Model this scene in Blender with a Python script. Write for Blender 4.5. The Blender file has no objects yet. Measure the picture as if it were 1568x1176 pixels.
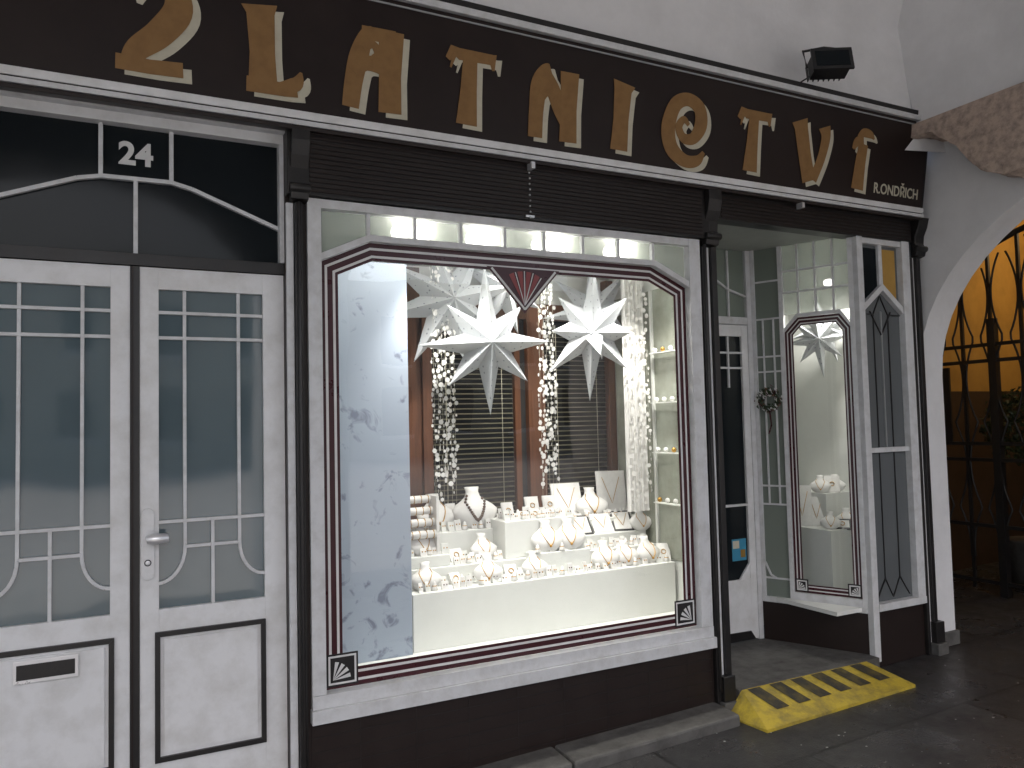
import bpy, math, random
from mathutils import Vector, Matrix
random.seed(7)
sc=bpy.context.scene
sc.view_settings.view_transform='Standard'
try: sc.view_settings.look='None'
except Exception: pass
sc.view_settings.exposure=0

# ------------------------------------------------------------ materials
def newmat(name):
    m=bpy.data.materials.new(name);m.use_nodes=True
    nt=m.node_tree;return m,nt,nt.nodes['Principled BSDF']
def setc(b,c,r=.5,spec=.5,metal=0):
    b.inputs['Base Color'].default_value=(*c,1);b.inputs['Roughness'].default_value=r
    b.inputs['Specular IOR Level'].default_value=spec;b.inputs['Metallic'].default_value=metal
def paint(name,c,r=.45,c2=None,scale=6,amt=.5,bump=.05,bscale=60,spec=.5,metal=0,rvar=.12,stretch=(1,1,1)):
    m,nt,b=newmat(name);setc(b,c,r,spec,metal)
    N=nt.nodes;L=nt.links
    tc=N.new('ShaderNodeTexCoord');mp=N.new('ShaderNodeMapping');mp.inputs['Scale'].default_value=stretch
    L.new(tc.outputs['Object'],mp.inputs[0])
    no=N.new('ShaderNodeTexNoise');no.inputs['Scale'].default_value=scale;no.inputs['Detail'].default_value=8;no.inputs['Roughness'].default_value=.65
    L.new(mp.outputs[0],no.inputs['Vector'])
    cr=N.new('ShaderNodeMapRange');cr.inputs[1].default_value=.42;cr.inputs[2].default_value=.75;cr.inputs[3].default_value=0;cr.inputs[4].default_value=amt
    L.new(no.outputs['Fac'],cr.inputs[0])
    mx=N.new('ShaderNodeMix');mx.data_type='RGBA'
    c2=c2 or tuple(x*.6 for x in c)
    mx.inputs[6].default_value=(*c,1);mx.inputs[7].default_value=(*c2,1)
    L.new(cr.outputs[0],mx.inputs[0]);L.new(mx.outputs[2],b.inputs['Base Color'])
    rr=N.new('ShaderNodeMapRange');rr.inputs[3].default_value=max(.02,r-rvar);rr.inputs[4].default_value=min(1,r+rvar)
    L.new(no.outputs['Fac'],rr.inputs[0]);L.new(rr.outputs[0],b.inputs['Roughness'])
    if bump:
        n2=N.new('ShaderNodeTexNoise');n2.inputs['Scale'].default_value=bscale;n2.inputs['Detail'].default_value=5
        L.new(mp.outputs[0],n2.inputs['Vector'])
        bp=N.new('ShaderNodeBump');bp.inputs['Strength'].default_value=bump;bp.inputs['Distance'].default_value=.01
        L.new(n2.outputs['Fac'],bp.inputs['Height']);L.new(bp.outputs[0],b.inputs['Normal'])
    return m
WHITE=paint('white_gloss_paint',(.74,.745,.75),.4,(.48,.47,.44),7,.65,.08,50)
WHITE2=paint('frame_white_paint',(.64,.65,.66),.42,(.38,.37,.35),14,.55,.08,60)
BLACK=paint('black_paint',(.010,.009,.009),.38,(.03,.025,.022),12,.5,.1,60)
BROWN=paint('dark_brown_paint',(.016,.0095,.008),.45,(.026,.018,.015),8,.5,.06,70,spec=.35)
SIGNB=paint('sign_board_brown',(.017,.0105,.0095),.42,(.027,.018,.015),3,.6,.03,40,spec=.25)
GOLD=paint('gold_brown_letter',(.26,.145,.055),.55,(.18,.095,.037),18,.6,.05,60,spec=.25)
CREAM=paint('cream_letter',(.56,.53,.42),.5,(.42,.39,.30),20,.5,.05,60,spec=.3)
BURG=paint('burgundy_film',(.045,.004,.008),.3,(.03,.004,.006),10,.4,0)
PIN=paint('white_pinstripe',(.68,.68,.67),.4,(.5,.5,.49),20,.4,0)
PLASTER=paint('lime_plaster',(.78,.78,.785),.9,(.62,.62,.62),1.8,.8,.2,25)
GRANITE=paint('granite',(.50,.39,.32),.85,(.19,.155,.135),22,1,.9,45)
STONE=paint('worn_stone',(.11,.107,.10),.75,(.04,.037,.035),9,.9,.6,30)
BOUNCE=paint('bounce_street_stone',(.42,.41,.39),.85,(.28,.27,.26),3,.8,.3,30)  # pale stone for the added bounce paving
METAL=paint('satin_metal',(.75,.75,.76),.3,(.6,.6,.6),10,.3,0,metal=.6)
IRON=paint('wrought_iron',(.010,.010,.011),.45,(.02,.018,.016),20,.5,.1,60)
OCHRE=paint('ochre_plaster',(.46,.27,.06),.85,(.28,.16,.04),3,.7,.1,25)
BRNWALL=paint('dark_brown_wall',(.06,.034,.018),.7,(.03,.018,.01),3,.7,.1,25)
BOXW=paint('display_white',(.74,.75,.72),.55,(.66,.67,.64),6,.4,0)
NICHEW=paint('niche_ceiling_paint',(.34,.36,.33),.6,(.22,.24,.21),6,.3,0)
SIDEP=paint('painted_mirror_tone',(.34,.36,.31),.18,(.15,.15,.11),2.5,.9,0)  # greenish tone painted in place of the side mirror's reflections
CLOTH=paint('white_velvet',(.78,.77,.75),.8,(.6,.59,.56),40,.4,.1,120)
LEATH=paint('white_leatherette',(.74,.73,.71),.45,(.62,.61,.59),40,.3,.05,90)
GOLDM=paint('gold_metal',(.50,.29,.075),.35,(.38,.22,.06),20,.3,0,metal=.8)
PEARL=paint('dark_pearl',(.10,.06,.04),.25,(.06,.03,.02),60,.5,0)
WOOD=paint('varnished_wood',(.105,.042,.02),.35,(.05,.02,.01),7,.8,.05,40,stretch=(6,6,.6))
YEL=paint('ramp_yellow',(.50,.37,.035),.65,(.14,.12,.05),11,1,.6,60)
BLKR=paint('ramp_black',(.03,.027,.02),.75,(.16,.125,.03),16,.8,.4,60)
SLAT=paint('blind_slat',(.10,.09,.055),.35,(.05,.042,.026),4,.8,0)
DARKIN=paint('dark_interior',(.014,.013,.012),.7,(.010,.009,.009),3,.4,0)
GREYP=paint('grey_lead',(.35,.36,.36),.45,(.25,.25,.25),20,.4,0)
LEAFM=paint('dry_leaf',(.12,.06,.03),.7,(.2,.14,.1),30,.6,0)
GREEN=paint('clipped_leaf',(.02,.04,.015),.6,(.04,.07,.02),30,.8,.3,50)
PAPERB=paint('blue_sticker',(.04,.25,.4),.5,(.03,.2,.3),10,.3,0)
BUILD=paint('street_house_plaster',(.50,.46,.38),.9,(.4,.37,.3),2,.6,0)
WIND=paint('street_house_window',(.05,.06,.07),.15,(.03,.04,.05),3,.4,0)
REDF=paint('red_fan_film',(.25,.05,.05),.4,(.18,.03,.03),9,.3,0)

def glasslike(name,base,gl,rough,fm=1.0,wav=0):
    m=bpy.data.materials.new(name);m.use_nodes=True;nt=m.node_tree;nt.nodes.clear();N=nt.nodes;L=nt.links
    tc=N.new('ShaderNodeTexCoord')
    if base is None: a=N.new('ShaderNodeBsdfTransparent');a.inputs[0].default_value=(.97,.98,.975,1)
    else:
        a=N.new('ShaderNodeBsdfDiffuse')
        no=N.new('ShaderNodeTexNoise');no.inputs['Scale'].default_value=1.1;no.inputs['Detail'].default_value=4
        L.new(tc.outputs['Object'],no.inputs['Vector'])
        mx=N.new('ShaderNodeMix');mx.data_type='RGBA';mx.inputs[6].default_value=(*[x*.7 for x in base],1);mx.inputs[7].default_value=(*[x*1.35 for x in base],1)
        L.new(no.outputs['Fac'],mx.inputs[0]);L.new(mx.outputs[2],a.inputs['Color'])
    g=N.new('ShaderNodeBsdfGlossy');g.inputs['Roughness'].default_value=rough
    if wav:
        nw=N.new('ShaderNodeTexNoise');nw.inputs['Scale'].default_value=3;nw.inputs['Detail'].default_value=1;L.new(tc.outputs['Object'],nw.inputs['Vector'])
        bp=N.new('ShaderNodeBump');bp.inputs['Strength'].default_value=wav;bp.inputs['Distance'].default_value=.01;L.new(nw.outputs['Fac'],bp.inputs['Height']);L.new(bp.outputs[0],g.inputs['Normal'])
    mix=N.new('ShaderNodeMixShader')
    lw=N.new('ShaderNodeFresnel');lw.inputs[0].default_value=1.5
    ma=N.new('ShaderNodeMath');ma.operation='MULTIPLY_ADD';ma.inputs[1].default_value=fm;ma.inputs[2].default_value=gl;ma.use_clamp=True
    L.new(lw.outputs[0],ma.inputs[0]);L.new(ma.outputs[0],mix.inputs[0])
    L.new(a.outputs[0],mix.inputs[1]);L.new(g.outputs[0],mix.inputs[2])
    o=N.new('ShaderNodeOutputMaterial');L.new(mix.outputs[0],o.inputs[0]);return m
GLASS=glasslike('shop_glass',None,.015,.01,1,.15)
DGLASS=glasslike('obscured_door_glass',(.09,.125,.138),.05,.05,1,.2)
BGLASS=glasslike('black_transom_glass',(.010,.013,.015),.0,.08,.30,.3)
GGLASS=glasslike('grey_leaded_glass',(.12,.13,.135),.03,.2,.3)
GRGLASS=glasslike('greenish_niche_glass',(.18,.21,.18),.03,.08,.5)
def frosted():
    m=bpy.data.materials.new('frosted_transom_glass');m.use_nodes=True;nt=m.node_tree;nt.nodes.clear();N=nt.nodes;L=nt.links
    g=N.new('ShaderNodeBsdfTransparent')
    t=N.new('ShaderNodeBsdfTranslucent');t.inputs[0].default_value=(.24,.26,.23,1)
    d=N.new('ShaderNodeBsdfDiffuse');d.inputs[0].default_value=(.28,.32,.30,1)
    m1=N.new('ShaderNodeMixShader');m1.inputs[0].default_value=.80;m2=N.new('ShaderNodeMixShader');m2.inputs[0].default_value=.45
    L.new(g.outputs[0],m1.inputs[1]);L.new(t.outputs[0],m1.inputs[2]);L.new(m1.outputs[0],m2.inputs[1]);L.new(d.outputs[0],m2.inputs[2])
    o=N.new('ShaderNodeOutputMaterial');L.new(m2.outputs[0],o.inputs[0]);return m
FROST=frosted()
def paperstar():
    m=bpy.data.materials.new('perforated_white_paper');m.use_nodes=True;nt=m.node_tree;nt.nodes.clear();N=nt.nodes;L=nt.links
    tc=N.new('ShaderNodeTexCoord');v=N.new('ShaderNodeTexVoronoi');v.inputs['Scale'].default_value=30;v.inputs['Randomness'].default_value=.35
    L.new(tc.outputs['Object'],v.inputs['Vector'])
    mr=N.new('ShaderNodeMath');mr.operation='LESS_THAN';mr.inputs[1].default_value=.18;L.new(v.outputs['Distance'],mr.inputs[0])
    mx=N.new('ShaderNodeMix');mx.data_type='RGBA';mx.inputs[6].default_value=(.50,.52,.545,1);mx.inputs[7].default_value=(.20,.22,.26,1)
    L.new(mr.outputs[0],mx.inputs[0])
    d=N.new('ShaderNodeBsdfDiffuse');L.new(mx.outputs[2],d.inputs[0])
    t=N.new('ShaderNodeBsdfTranslucent');t.inputs[0].default_value=(.6,.57,.5,1)
    s=N.new('ShaderNodeMixShader');s.inputs[0].default_value=.18;L.new(d.outputs[0],s.inputs[1]);L.new(t.outputs[0],s.inputs[2])
    o=N.new('ShaderNodeOutputMaterial');L.new(s.outputs[0],o.inputs[0]);return m
PAPER=paperstar()
def decal():
    m,nt,b=newmat('blue_grey_panel_with_floral_print');N=nt.nodes;L=nt.links
    setc(b,(.5,.55,.62),.6)
    tc=N.new('ShaderNodeTexCoord');no=N.new('ShaderNodeTexNoise');no.inputs['Scale'].default_value=7.5;no.inputs['Detail'].default_value=4;no.inputs['Roughness'].default_value=.6;no.inputs['Distortion'].default_value=1.2
    L.new(tc.outputs['Object'],no.inputs['Vector'])
    mr=N.new('ShaderNodeMapRange');mr.inputs[1].default_value=.58;mr.inputs[2].default_value=.67;mr.inputs[4].default_value=.75;L.new(no.outputs['Fac'],mr.inputs[0])
    mx=N.new('ShaderNodeMix');mx.data_type='RGBA';mx.inputs[6].default_value=(.33,.38,.46,1);mx.inputs[7].default_value=(.12,.14,.20,1)
    L.new(mr.outputs[0],mx.inputs[0]);L.new(mx.outputs[2],b.inputs['Base Color']);return m
DECAL=decal()
def groundmat():
    m,nt,b=newmat('wet_dark_paving');N=nt.nodes;L=nt.links
    tc=N.new('ShaderNodeTexCoord')
    n1=N.new('ShaderNodeTexNoise');n1.inputs['Scale'].default_value=1.6;n1.inputs['Detail'].default_value=9;n1.inputs['Roughness'].default_value=.7
    n2=N.new('ShaderNodeTexNoise');n2.inputs['Scale'].default_value=120;n2.inputs['Detail'].default_value=3
    v=N.new('ShaderNodeTexVoronoi');v.inputs['Scale'].default_value=26
    br=N.new('ShaderNodeTexBrick');br.inputs['Scale'].default_value=1;br.inputs['Brick Width'].default_value=1.15;br.inputs['Row Height'].default_value=.62;br.inputs['Mortar Size'].default_value=.009
    br.inputs['Color1'].default_value=(1,1,1,1);br.inputs['Color2'].default_value=(.65,.65,.67,1);br.inputs['Mortar'].default_value=(.2,.2,.2,1)
    for n in (n1,n2,v,br): L.new(tc.outputs['Object'],n.inputs['Vector'])
    r=N.new('ShaderNodeValToRGB');r.color_ramp.elements[0].position=.35;r.color_ramp.elements[0].color=(.022,.022,.024,1);r.color_ramp.elements[1].position=.7;r.color_ramp.elements[1].color=(.070,.068,.067,1)
    L.new(n1.outputs['Fac'],r.inputs[0])
    mx=N.new('ShaderNodeMix');mx.data_type='RGBA';mx.blend_type='MULTIPLY';mx.inputs[0].default_value=.85
    L.new(r.outputs[0],mx.inputs[6]);L.new(br.outputs[0],mx.inputs[7])
    lt=N.new('ShaderNodeMath');lt.operation='LESS_THAN';lt.inputs[1].default_value=.085;L.new(v.outputs['Distance'],lt.inputs[0])
    lm=N.new('ShaderNodeMath');lm.operation='MULTIPLY';lm.inputs[1].default_value=.25;L.new(lt.outputs[0],lm.inputs[0])
    m2=N.new('ShaderNodeMix');m2.data_type='RGBA';m2.inputs[7].default_value=(.2,.19,.18,1);L.new(lm.outputs[0],m2.inputs[0]);L.new(mx.outputs[2],m2.inputs[6])
    L.new(m2.outputs[2],b.inputs['Base Color'])
    rr=N.new('ShaderNodeMapRange');rr.inputs[1].default_value=.38;rr.inputs[2].default_value=.62;rr.inputs[3].default_value=.55;rr.inputs[4].default_value=.2
    L.new(n1.outputs['Fac'],rr.inputs[0]);L.new(rr.outputs[0],b.inputs['Roughness'])
    bp=N.new('ShaderNodeBump');bp.inputs['Strength'].default_value=.35;bp.inputs['Distance'].default_value=.006;L.new(n2.outputs['Fac'],bp.inputs['Height']);L.new(bp.outputs[0],b.inputs['Normal'])
    return m
GROUND=groundmat()

# ------------------------------------------------------------ mesh builder
class MB:
    k=0
    def __init__(s): s.v=[];s.f=[];s.m=[];s.mats=[];s.sm=[]
    def mi(s,mat):
        if mat not in s.mats: s.mats.append(mat)
        return s.mats.index(mat)
    def add(s,vs,fs,mat,smooth=False):
        o=len(s.v);s.v+= [tuple(x) for x in vs];i=s.mi(mat)
        for f in fs: s.f.append([a+o for a in f]);s.m.append(i);s.sm.append(smooth)
    def box(s,x0,x1,y0,y1,z0,z1,mat):
        s.add([(x0,y0,z0),(x1,y0,z0),(x1,y1,z0),(x0,y1,z0),(x0,y0,z1),(x1,y0,z1),(x1,y1,z1),(x0,y1,z1)],
              [(0,3,2,1),(4,5,6,7),(0,1,5,4),(1,2,6,5),(2,3,7,6),(3,0,4,7)],mat)
    def prism(s,pts,y0,y1,mat):
        a=sum(pts[i][0]*pts[(i+1)%len(pts)][1]-pts[(i+1)%len(pts)][0]*pts[i][1] for i in range(len(pts)))
        if a<0: pts=pts[::-1]
        n=len(pts);vs=[(p[0],y0,p[1]) for p in pts]+[(p[0],y1,p[1]) for p in pts]
        fs=[tuple(range(n)),tuple(range(2*n-1,n-1,-1))]+[(i,i+n,(i+1)%n+n,(i+1)%n) for i in range(n)]
        s.add(vs,fs,mat)
    def ring(s,o,i,y0,y1,mat,close=True):
        n=len(o)
        for k in range(n if close else n-1):
            j=(k+1)%n;s.prism([o[k],o[j],i[j],i[k]],y0,y1,mat)
    def bar(s,p,q,w,y0,y1,mat):
        MB.k=(MB.k+1)%9;e=MB.k*.0004
        d=Vector((q[0]-p[0],q[1]-p[1]));d.normalize();n=Vector((-d.y,d.x))*w/2
        s.prism([(p[0]+n.x,p[1]+n.y),(p[0]-n.x,p[1]-n.y),(q[0]-n.x,q[1]-n.y),(q[0]+n.x,q[1]+n.y)],y0-e,y1,mat)
    def poly(s,pts,w,y0,y1,mat):
        for a,b in zip(pts,pts[1:]): s.bar(a,b,w,y0,y1,mat)
    def tube(s,path,r,mat,n=8,rs=None):
        P=[Vector(p) for p in path];rings=[]
        for i,p in enumerate(P):
            t=(P[min(i+1,len(P)-1)]-P[max(i-1,0)]).normalized()
            up=Vector((0,0,1)) if abs(t.z)<.9 else Vector((1,0,0))
            a=t.cross(up).normalized();b=t.cross(a).normalized();rr=rs[i] if rs else r
            rings.append([p+(a*math.cos(2*math.pi*k/n)+b*math.sin(2*math.pi*k/n))*rr for k in range(n)])
        vs=[v for R in rings for v in R];fs=[]
        for i in range(len(P)-1):
            for k in range(n): fs.append((i*n+k,i*n+(k+1)%n,(i+1)*n+(k+1)%n,(i+1)*n+k))
        fs+= [tuple(range(n-1,-1,-1)),tuple(range((len(P)-1)*n,len(P)*n))]
        s.add(vs,fs,mat,True)
    def lathe(s,c,prof,mat,n=20,sx=1,sy=1):
        vs=[];fs=[]
        for (r,z) in prof:
            for k in range(n):
                a=2*math.pi*k/n;vs.append((c[0]+r*sx*math.cos(a),c[1]+r*sy*math.sin(a),c[2]+z))
        for i in range(len(prof)-1):
            for k in range(n): fs.append((i*n+k,i*n+(k+1)%n,(i+1)*n+(k+1)%n,(i+1)*n+k))
        fs+=[tuple(range(n-1,-1,-1)),tuple(range((len(prof)-1)*n,len(prof)*n))]
        s.add(vs,fs,mat,True)
    def ball(s,c,r,mat,n=10,sq=1):
        prof=[(r*math.sin(math.pi*i/n)+1e-5,-r*sq*math.cos(math.pi*i/n)) for i in range(n+1)];s.lathe(c,prof,mat,n+2)
    def done(s,name,M=None,bevel=0,parent=None):
        me=bpy.data.meshes.new(name);me.from_pydata(s.v,[],s.f)
        for m in s.mats: me.materials.append(m)
        me.polygons.foreach_set('material_index',s.m);me.polygons.foreach_set('use_smooth',s.sm);me.update()
        o=bpy.data.objects.new(name,me);sc.collection.objects.link(o)
        if M is not None: o.matrix_world=M
        if bevel:
            b=o.modifiers.new('bevel','BEVEL');b.width=bevel;b.segments=2;b.limit_method='ANGLE';b.harden_normals=False
        if parent: o.parent=parent
        return o
def inset(pts,d):
    n=len(pts);out=[]
    a=sum(pts[i][0]*pts[(i+1)%n][1]-pts[(i+1)%n][0]*pts[i][1] for i in range(n));sg=1 if a>0 else -1
    for i in range(n):
        p0=Vector(pts[i-1]);p1=Vector(pts[i]);p2=Vector(pts[(i+1)%n])
        e1=(p1-p0).normalized();e2=(p2-p1).normalized()
        n1=Vector((-e1.y,e1.x))*sg;n2=Vector((-e2.y,e2.x))*sg
        b=(n1+n2);b=b/ (b.dot(n1)) * d if abs(b.dot(n1))>1e-6 else n1*d
        out.append((p1.x+b.x,p1.y+b.y))
    return out
def empty(name,loc=(0,0,0)):
    e=bpy.data.objects.new(name,None);e.location=loc;sc.collection.objects.link(e);return e
def text(body,name,size,mat,M,parent=None,ext=.001,sx=1,bold=0):
    cu=bpy.data.curves.new(name,'FONT');cu.body=body;cu.size=size;cu.extrude=ext;cu.offset=bold;cu.align_x='CENTER';cu.align_y='CENTER'
    cu.materials.append(mat);o=bpy.data.objects.new(name,cu);sc.collection.objects.link(o)
    o.matrix_world=M@Matrix.Diagonal((sx,1,1,1))
    if parent: o.parent=parent
    return o
def gz(x):
    x=max(-4,min(8,x));return .03*(x-2.9)-.02

# ------------------------------------------------------------ ground
g=MB();xs=[-60,-4,0,4,8,60];ys=[-60,-8,0,60]
vs=[(x,y,gz(x)) for x in xs for y in ys];fs=[]
for i in range(5):
    for j in range(3): fs.append((i*4+j,(i+1)*4+j,(i+1)*4+j+1,i*4+j+1))
g.add(vs,fs,GROUND);g.done('ground')
g=MB();vs=[(x,y,gz(x)+.006) for x in xs for y in (-29.9,-5.1)]
g.add(vs,[(i*2,i*2+2,i*2+3,i*2+1) for i in range(5)],BOUNCE);g.done('bounce_pavement')  # unseen pale paving, added to bounce sunlight up onto the vault
c=MB()
for i in range(190):
    x=random.uniform(2.0,6.5);y=random.uniform(-1.6,-.02);r=random.uniform(.003,.008);a=random.random()*3
    z=gz(x)+.003
    c.add([(x+r*math.cos(a+t),y+r*.8*math.sin(a+t),z) for t in (0,1.5,3.1,4.7)],[(0,1,2,3)],PIN if random.random()<.6 else LEAFM)
c.done('paper_confetti')
k=MB()
for x0,x1 in ((-3,-1.1),(-1.09,.62),(.63,1.86),(1.87,2.86)):
    k.add([(x0,-.2,gz(x0)-.1),(x1,-.2,gz(x1)-.1),(x1,.1,gz(x1)-.1),(x0,.1,gz(x0)-.1),(x0,-.19,gz(x0)+.055),(x1,-.19,gz(x1)+.055),(x1,.1,gz(x1)+.07),(x0,.1,gz(x0)+.07)],
          [(0,3,2,1),(4,5,6,7),(0,1,5,4),(1,2,6,5),(2,3,7,6),(3,0,4,7)],STONE)
k.done('stone_kerb',bevel=.012)

# ------------------------------------------------------------ building
B=MB()
B.box(-3,-.51,.10,.25,-.2,2.85,PLASTER)
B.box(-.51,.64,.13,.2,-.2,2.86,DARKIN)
B.box(.64,.785,.006,1.2,-.2,2.86,BROWN)
B.box(-3,4.70,.02,1.2,2.86,3.30,BROWN)
B.box(.79,2.98,.012,1.2,2.53,2.86,BROWN)
B.box(.72,2.845,-.004,1.2,-.2,.335,BROWN)
for z in (.03,.09,.15,.21,.27): B.box(.72,2.845,-.0055,-.0042,z,z+.003,BLACK)
for i in range(8): B.box(.93+i*.25,.932+i*.25,-.0052,-.0042,-.1,.335,BLACK)
B.box(2.845,2.975,.004,.028,-.1,2.86,BROWN)
B.box(2.846,2.974,.03,1.0,-.1,.33,BROWN)
B.box(2.98,4.69,.07,1.2,2.70,2.86,BROWN)
B.box(2.985,4.60,.075,.99,2.67,2.70,NICHEW)
B.done('shop_building',bevel=0)

R=MB()
R.box(.64,2.90,-.05,.01,2.53,2.83,BLACK)
n=14
for i in range(n):
    z=2.545+i*.0205;R.box(.73,2.845,-.058,-.0505,z,z+.012,BROWN)
R.box(2.90,4.60,-.03,.068,2.655,2.80,BLACK)
for i in range(6):
    z=2.665+i*.0205;R.box(3.0,4.58,-.038,-.0305,z,z+.012,BROWN)
R.done('roller_shutter_box',bevel=.002)
H=MB();
for x,z in ((1.78,2.775),(3.56,2.77)):
    H.box(x-.010,x+.010,-.105,-.06,z-.012,z+.02,METAL)
for i in range(9): H.ball((1.775+.002*(i%2),-.07,2.75-i*.027),.005,METAL,6)
H.box(1.755,1.80,-.067,-.0585,2.535,2.545,METAL)
H.done('shutter_pull_chain')

def column(x0,parts,z0,z1,capz,capw):
    C=MB()
    for (a,b,mat,y) in parts: C.box(a,b,y,.01,z0,z1,mat)
    xc=x0
    prof=[(-.012,z1+.0),(-.05,z1+.01),(-.062,z1+.05),(-.045,z1+.09),(-.05,z1+.14),(-.075,z1+.19),(-.09,z1+.25),(-.09,capz),(-.012,capz)]
    vs=[(xc-capw/2,p[0],p[1]) for p in prof]+[(xc+capw/2,p[0],p[1]) for p in prof];m=len(prof)
    C.add(vs,[tuple(range(m)),tuple(range(2*m-1,m-1,-1))]+[(i,i+m,(i+1)%m+m,(i+1)%m) for i in range(m)],BLACK)
    C.tube([(xc-capw/2-.006,-.055,z1+.055),(xc+capw/2+.006,-.055,z1+.055)],.02,BLACK,12)
    C.box(xc-.04,xc+.04,-.06,.004,gz(xc)-.02,gz(xc)+.20,BLACK)
    C.box(xc-.05,xc+.05,-.075,.004,gz(xc)-.02,gz(xc)+.07,STONE)
    return C
c=column(.69,[(.641,.671,WHITE2,-.012),(.673,.706,BLACK,-.035),(.706,.7245,BROWN,-.01)],gz(.69),2.50,2.81,.075);c.tube([(.690,-.036,.1),(.690,-.036,2.5)],.011,BLACK,10);c.done('shopfront_column',bevel=.003)
c=column(2.915,[(2.842,2.852,BROWN,-.008),(2.852,2.886,BLACK,-.035),(2.890,2.912,WHITE2,-.02),(2.914,2.95,BLACK,-.04),(2.952,2.974,WHITE2,-.012)],gz(2.9),2.49,2.80,.09);c.tube([(2.869,-.036,.1),(2.869,-.036,2.5)],.011,BLACK,10);c.done('shopfront_column',bevel=.003)
c=column(4.655,[(4.575,4.60,BLACK,-.03),(4.602,4.622,WHITE2,-.02),(4.624,4.66,BLACK,-.04),(4.662,4.685,BROWN,-.012)],gz(4.6),2.56,2.81,.09);c.done('shopfront_column',bevel=.003)

# ------------------------------------------------------------ sign
bvec=Vector((0,-.09,2.82));d=Vector((0,-.08,.52)).normalized();nn=Vector((1,0,0)).cross(d)
SM=Matrix(((1,d.x,nn.x,bvec.x),(0,d.y,nn.y,bvec.y),(0,d.z,nn.z,bvec.z),(0,0,0,1)))
sign=empty('shop_sign',(0,0,0))
S=MB()
S.box(-2.6,4.62,0,.575,-.05,0,SIGNB)
S.box(-2.6,4.63,.014,.046,.0005,.010,WHITE)
S.box(-2.6,4.635,-.012,.008,-.05,.014,WHITE2)
S.box(-2.6,4.64,-.03,-.014,-.06,.004,BROWN)
S.box(-2.6,4.64,.548,.556,.0005,.008,GREYP)
S.box(-2.6,4.645,.575,.605,-.06,.028,WHITE2)
S.box(-2.6,4.60,.606,.64,-.08,.008,BLACK)
S.box(4.62,4.628,0,.575,-.05,.004,BLACK)
S.done('sign_board',SM,bevel=.002,parent=sign)
def smooth(pts,n=6):
    out=[]
    for i in range(len(pts)-1):
        p0=pts[max(i-1,0)];p1=pts[i];p2=pts[i+1];p3=pts[min(i+2,len(pts)-1)]
        for k in range(n):
            t=k/n;out.append(tuple(.5*((2*p1[j])+(-p0[j]+p2[j])*t+(2*p0[j]-5*p1[j]+4*p2[j]-p3[j])*t*t+(-p0[j]+3*p1[j]-3*p2[j]+p3[j])*t**3) for j in range(3)))
    out.append(tuple(pts[-1]));return out
def stroke(mb,pts,z0,z1,mat,dx,dy,ws=1.0):
    P=[Vector((p[0]+dx,p[1]+dy)) for p in pts];W=[p[2]*ws for p in pts];Lf=[];Rt=[]
    for i in range(len(P)):
        t=(P[min(i+1,len(P)-1)]-P[max(i-1,0)]).normalized();n_=Vector((-t.y,t.x))*W[i]/2
        Lf.append(P[i]+n_);Rt.append(P[i]-n_)
    m=len(P);vs=[(q.x,q.y,z1) for q in Lf]+[(q.x,q.y,z1) for q in Rt]+[(q.x,q.y,z0) for q in Lf]+[(q.x,q.y,z0) for q in Rt];fs=[]
    for i in range(m-1):
        fs+=[(m+i,m+i+1,i+1,i),(i,i+1,2*m+i+1,2*m+i),(m+i+1,m+i,3*m+i,3*m+i+1)]
    fs+=[(0,2*m,3*m,m),(m-1,2*m-1,4*m-1,3*m-1)]
    mb.add(vs,fs,mat)
def Tl(x): return [[(x+.005,.375,.025),(x+.03,.415,.05),(x+.06,.405,.05),(x+.23,.408,.045)],[(x+.222,.43,.045),(x+.232,.36,.012)],[(x+.115,.41,.066),(x+.112,.25,.078),(x+.108,.100,.10)],[(x+.045,.425,.025),(x+.02,.34,.008)]]
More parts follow.
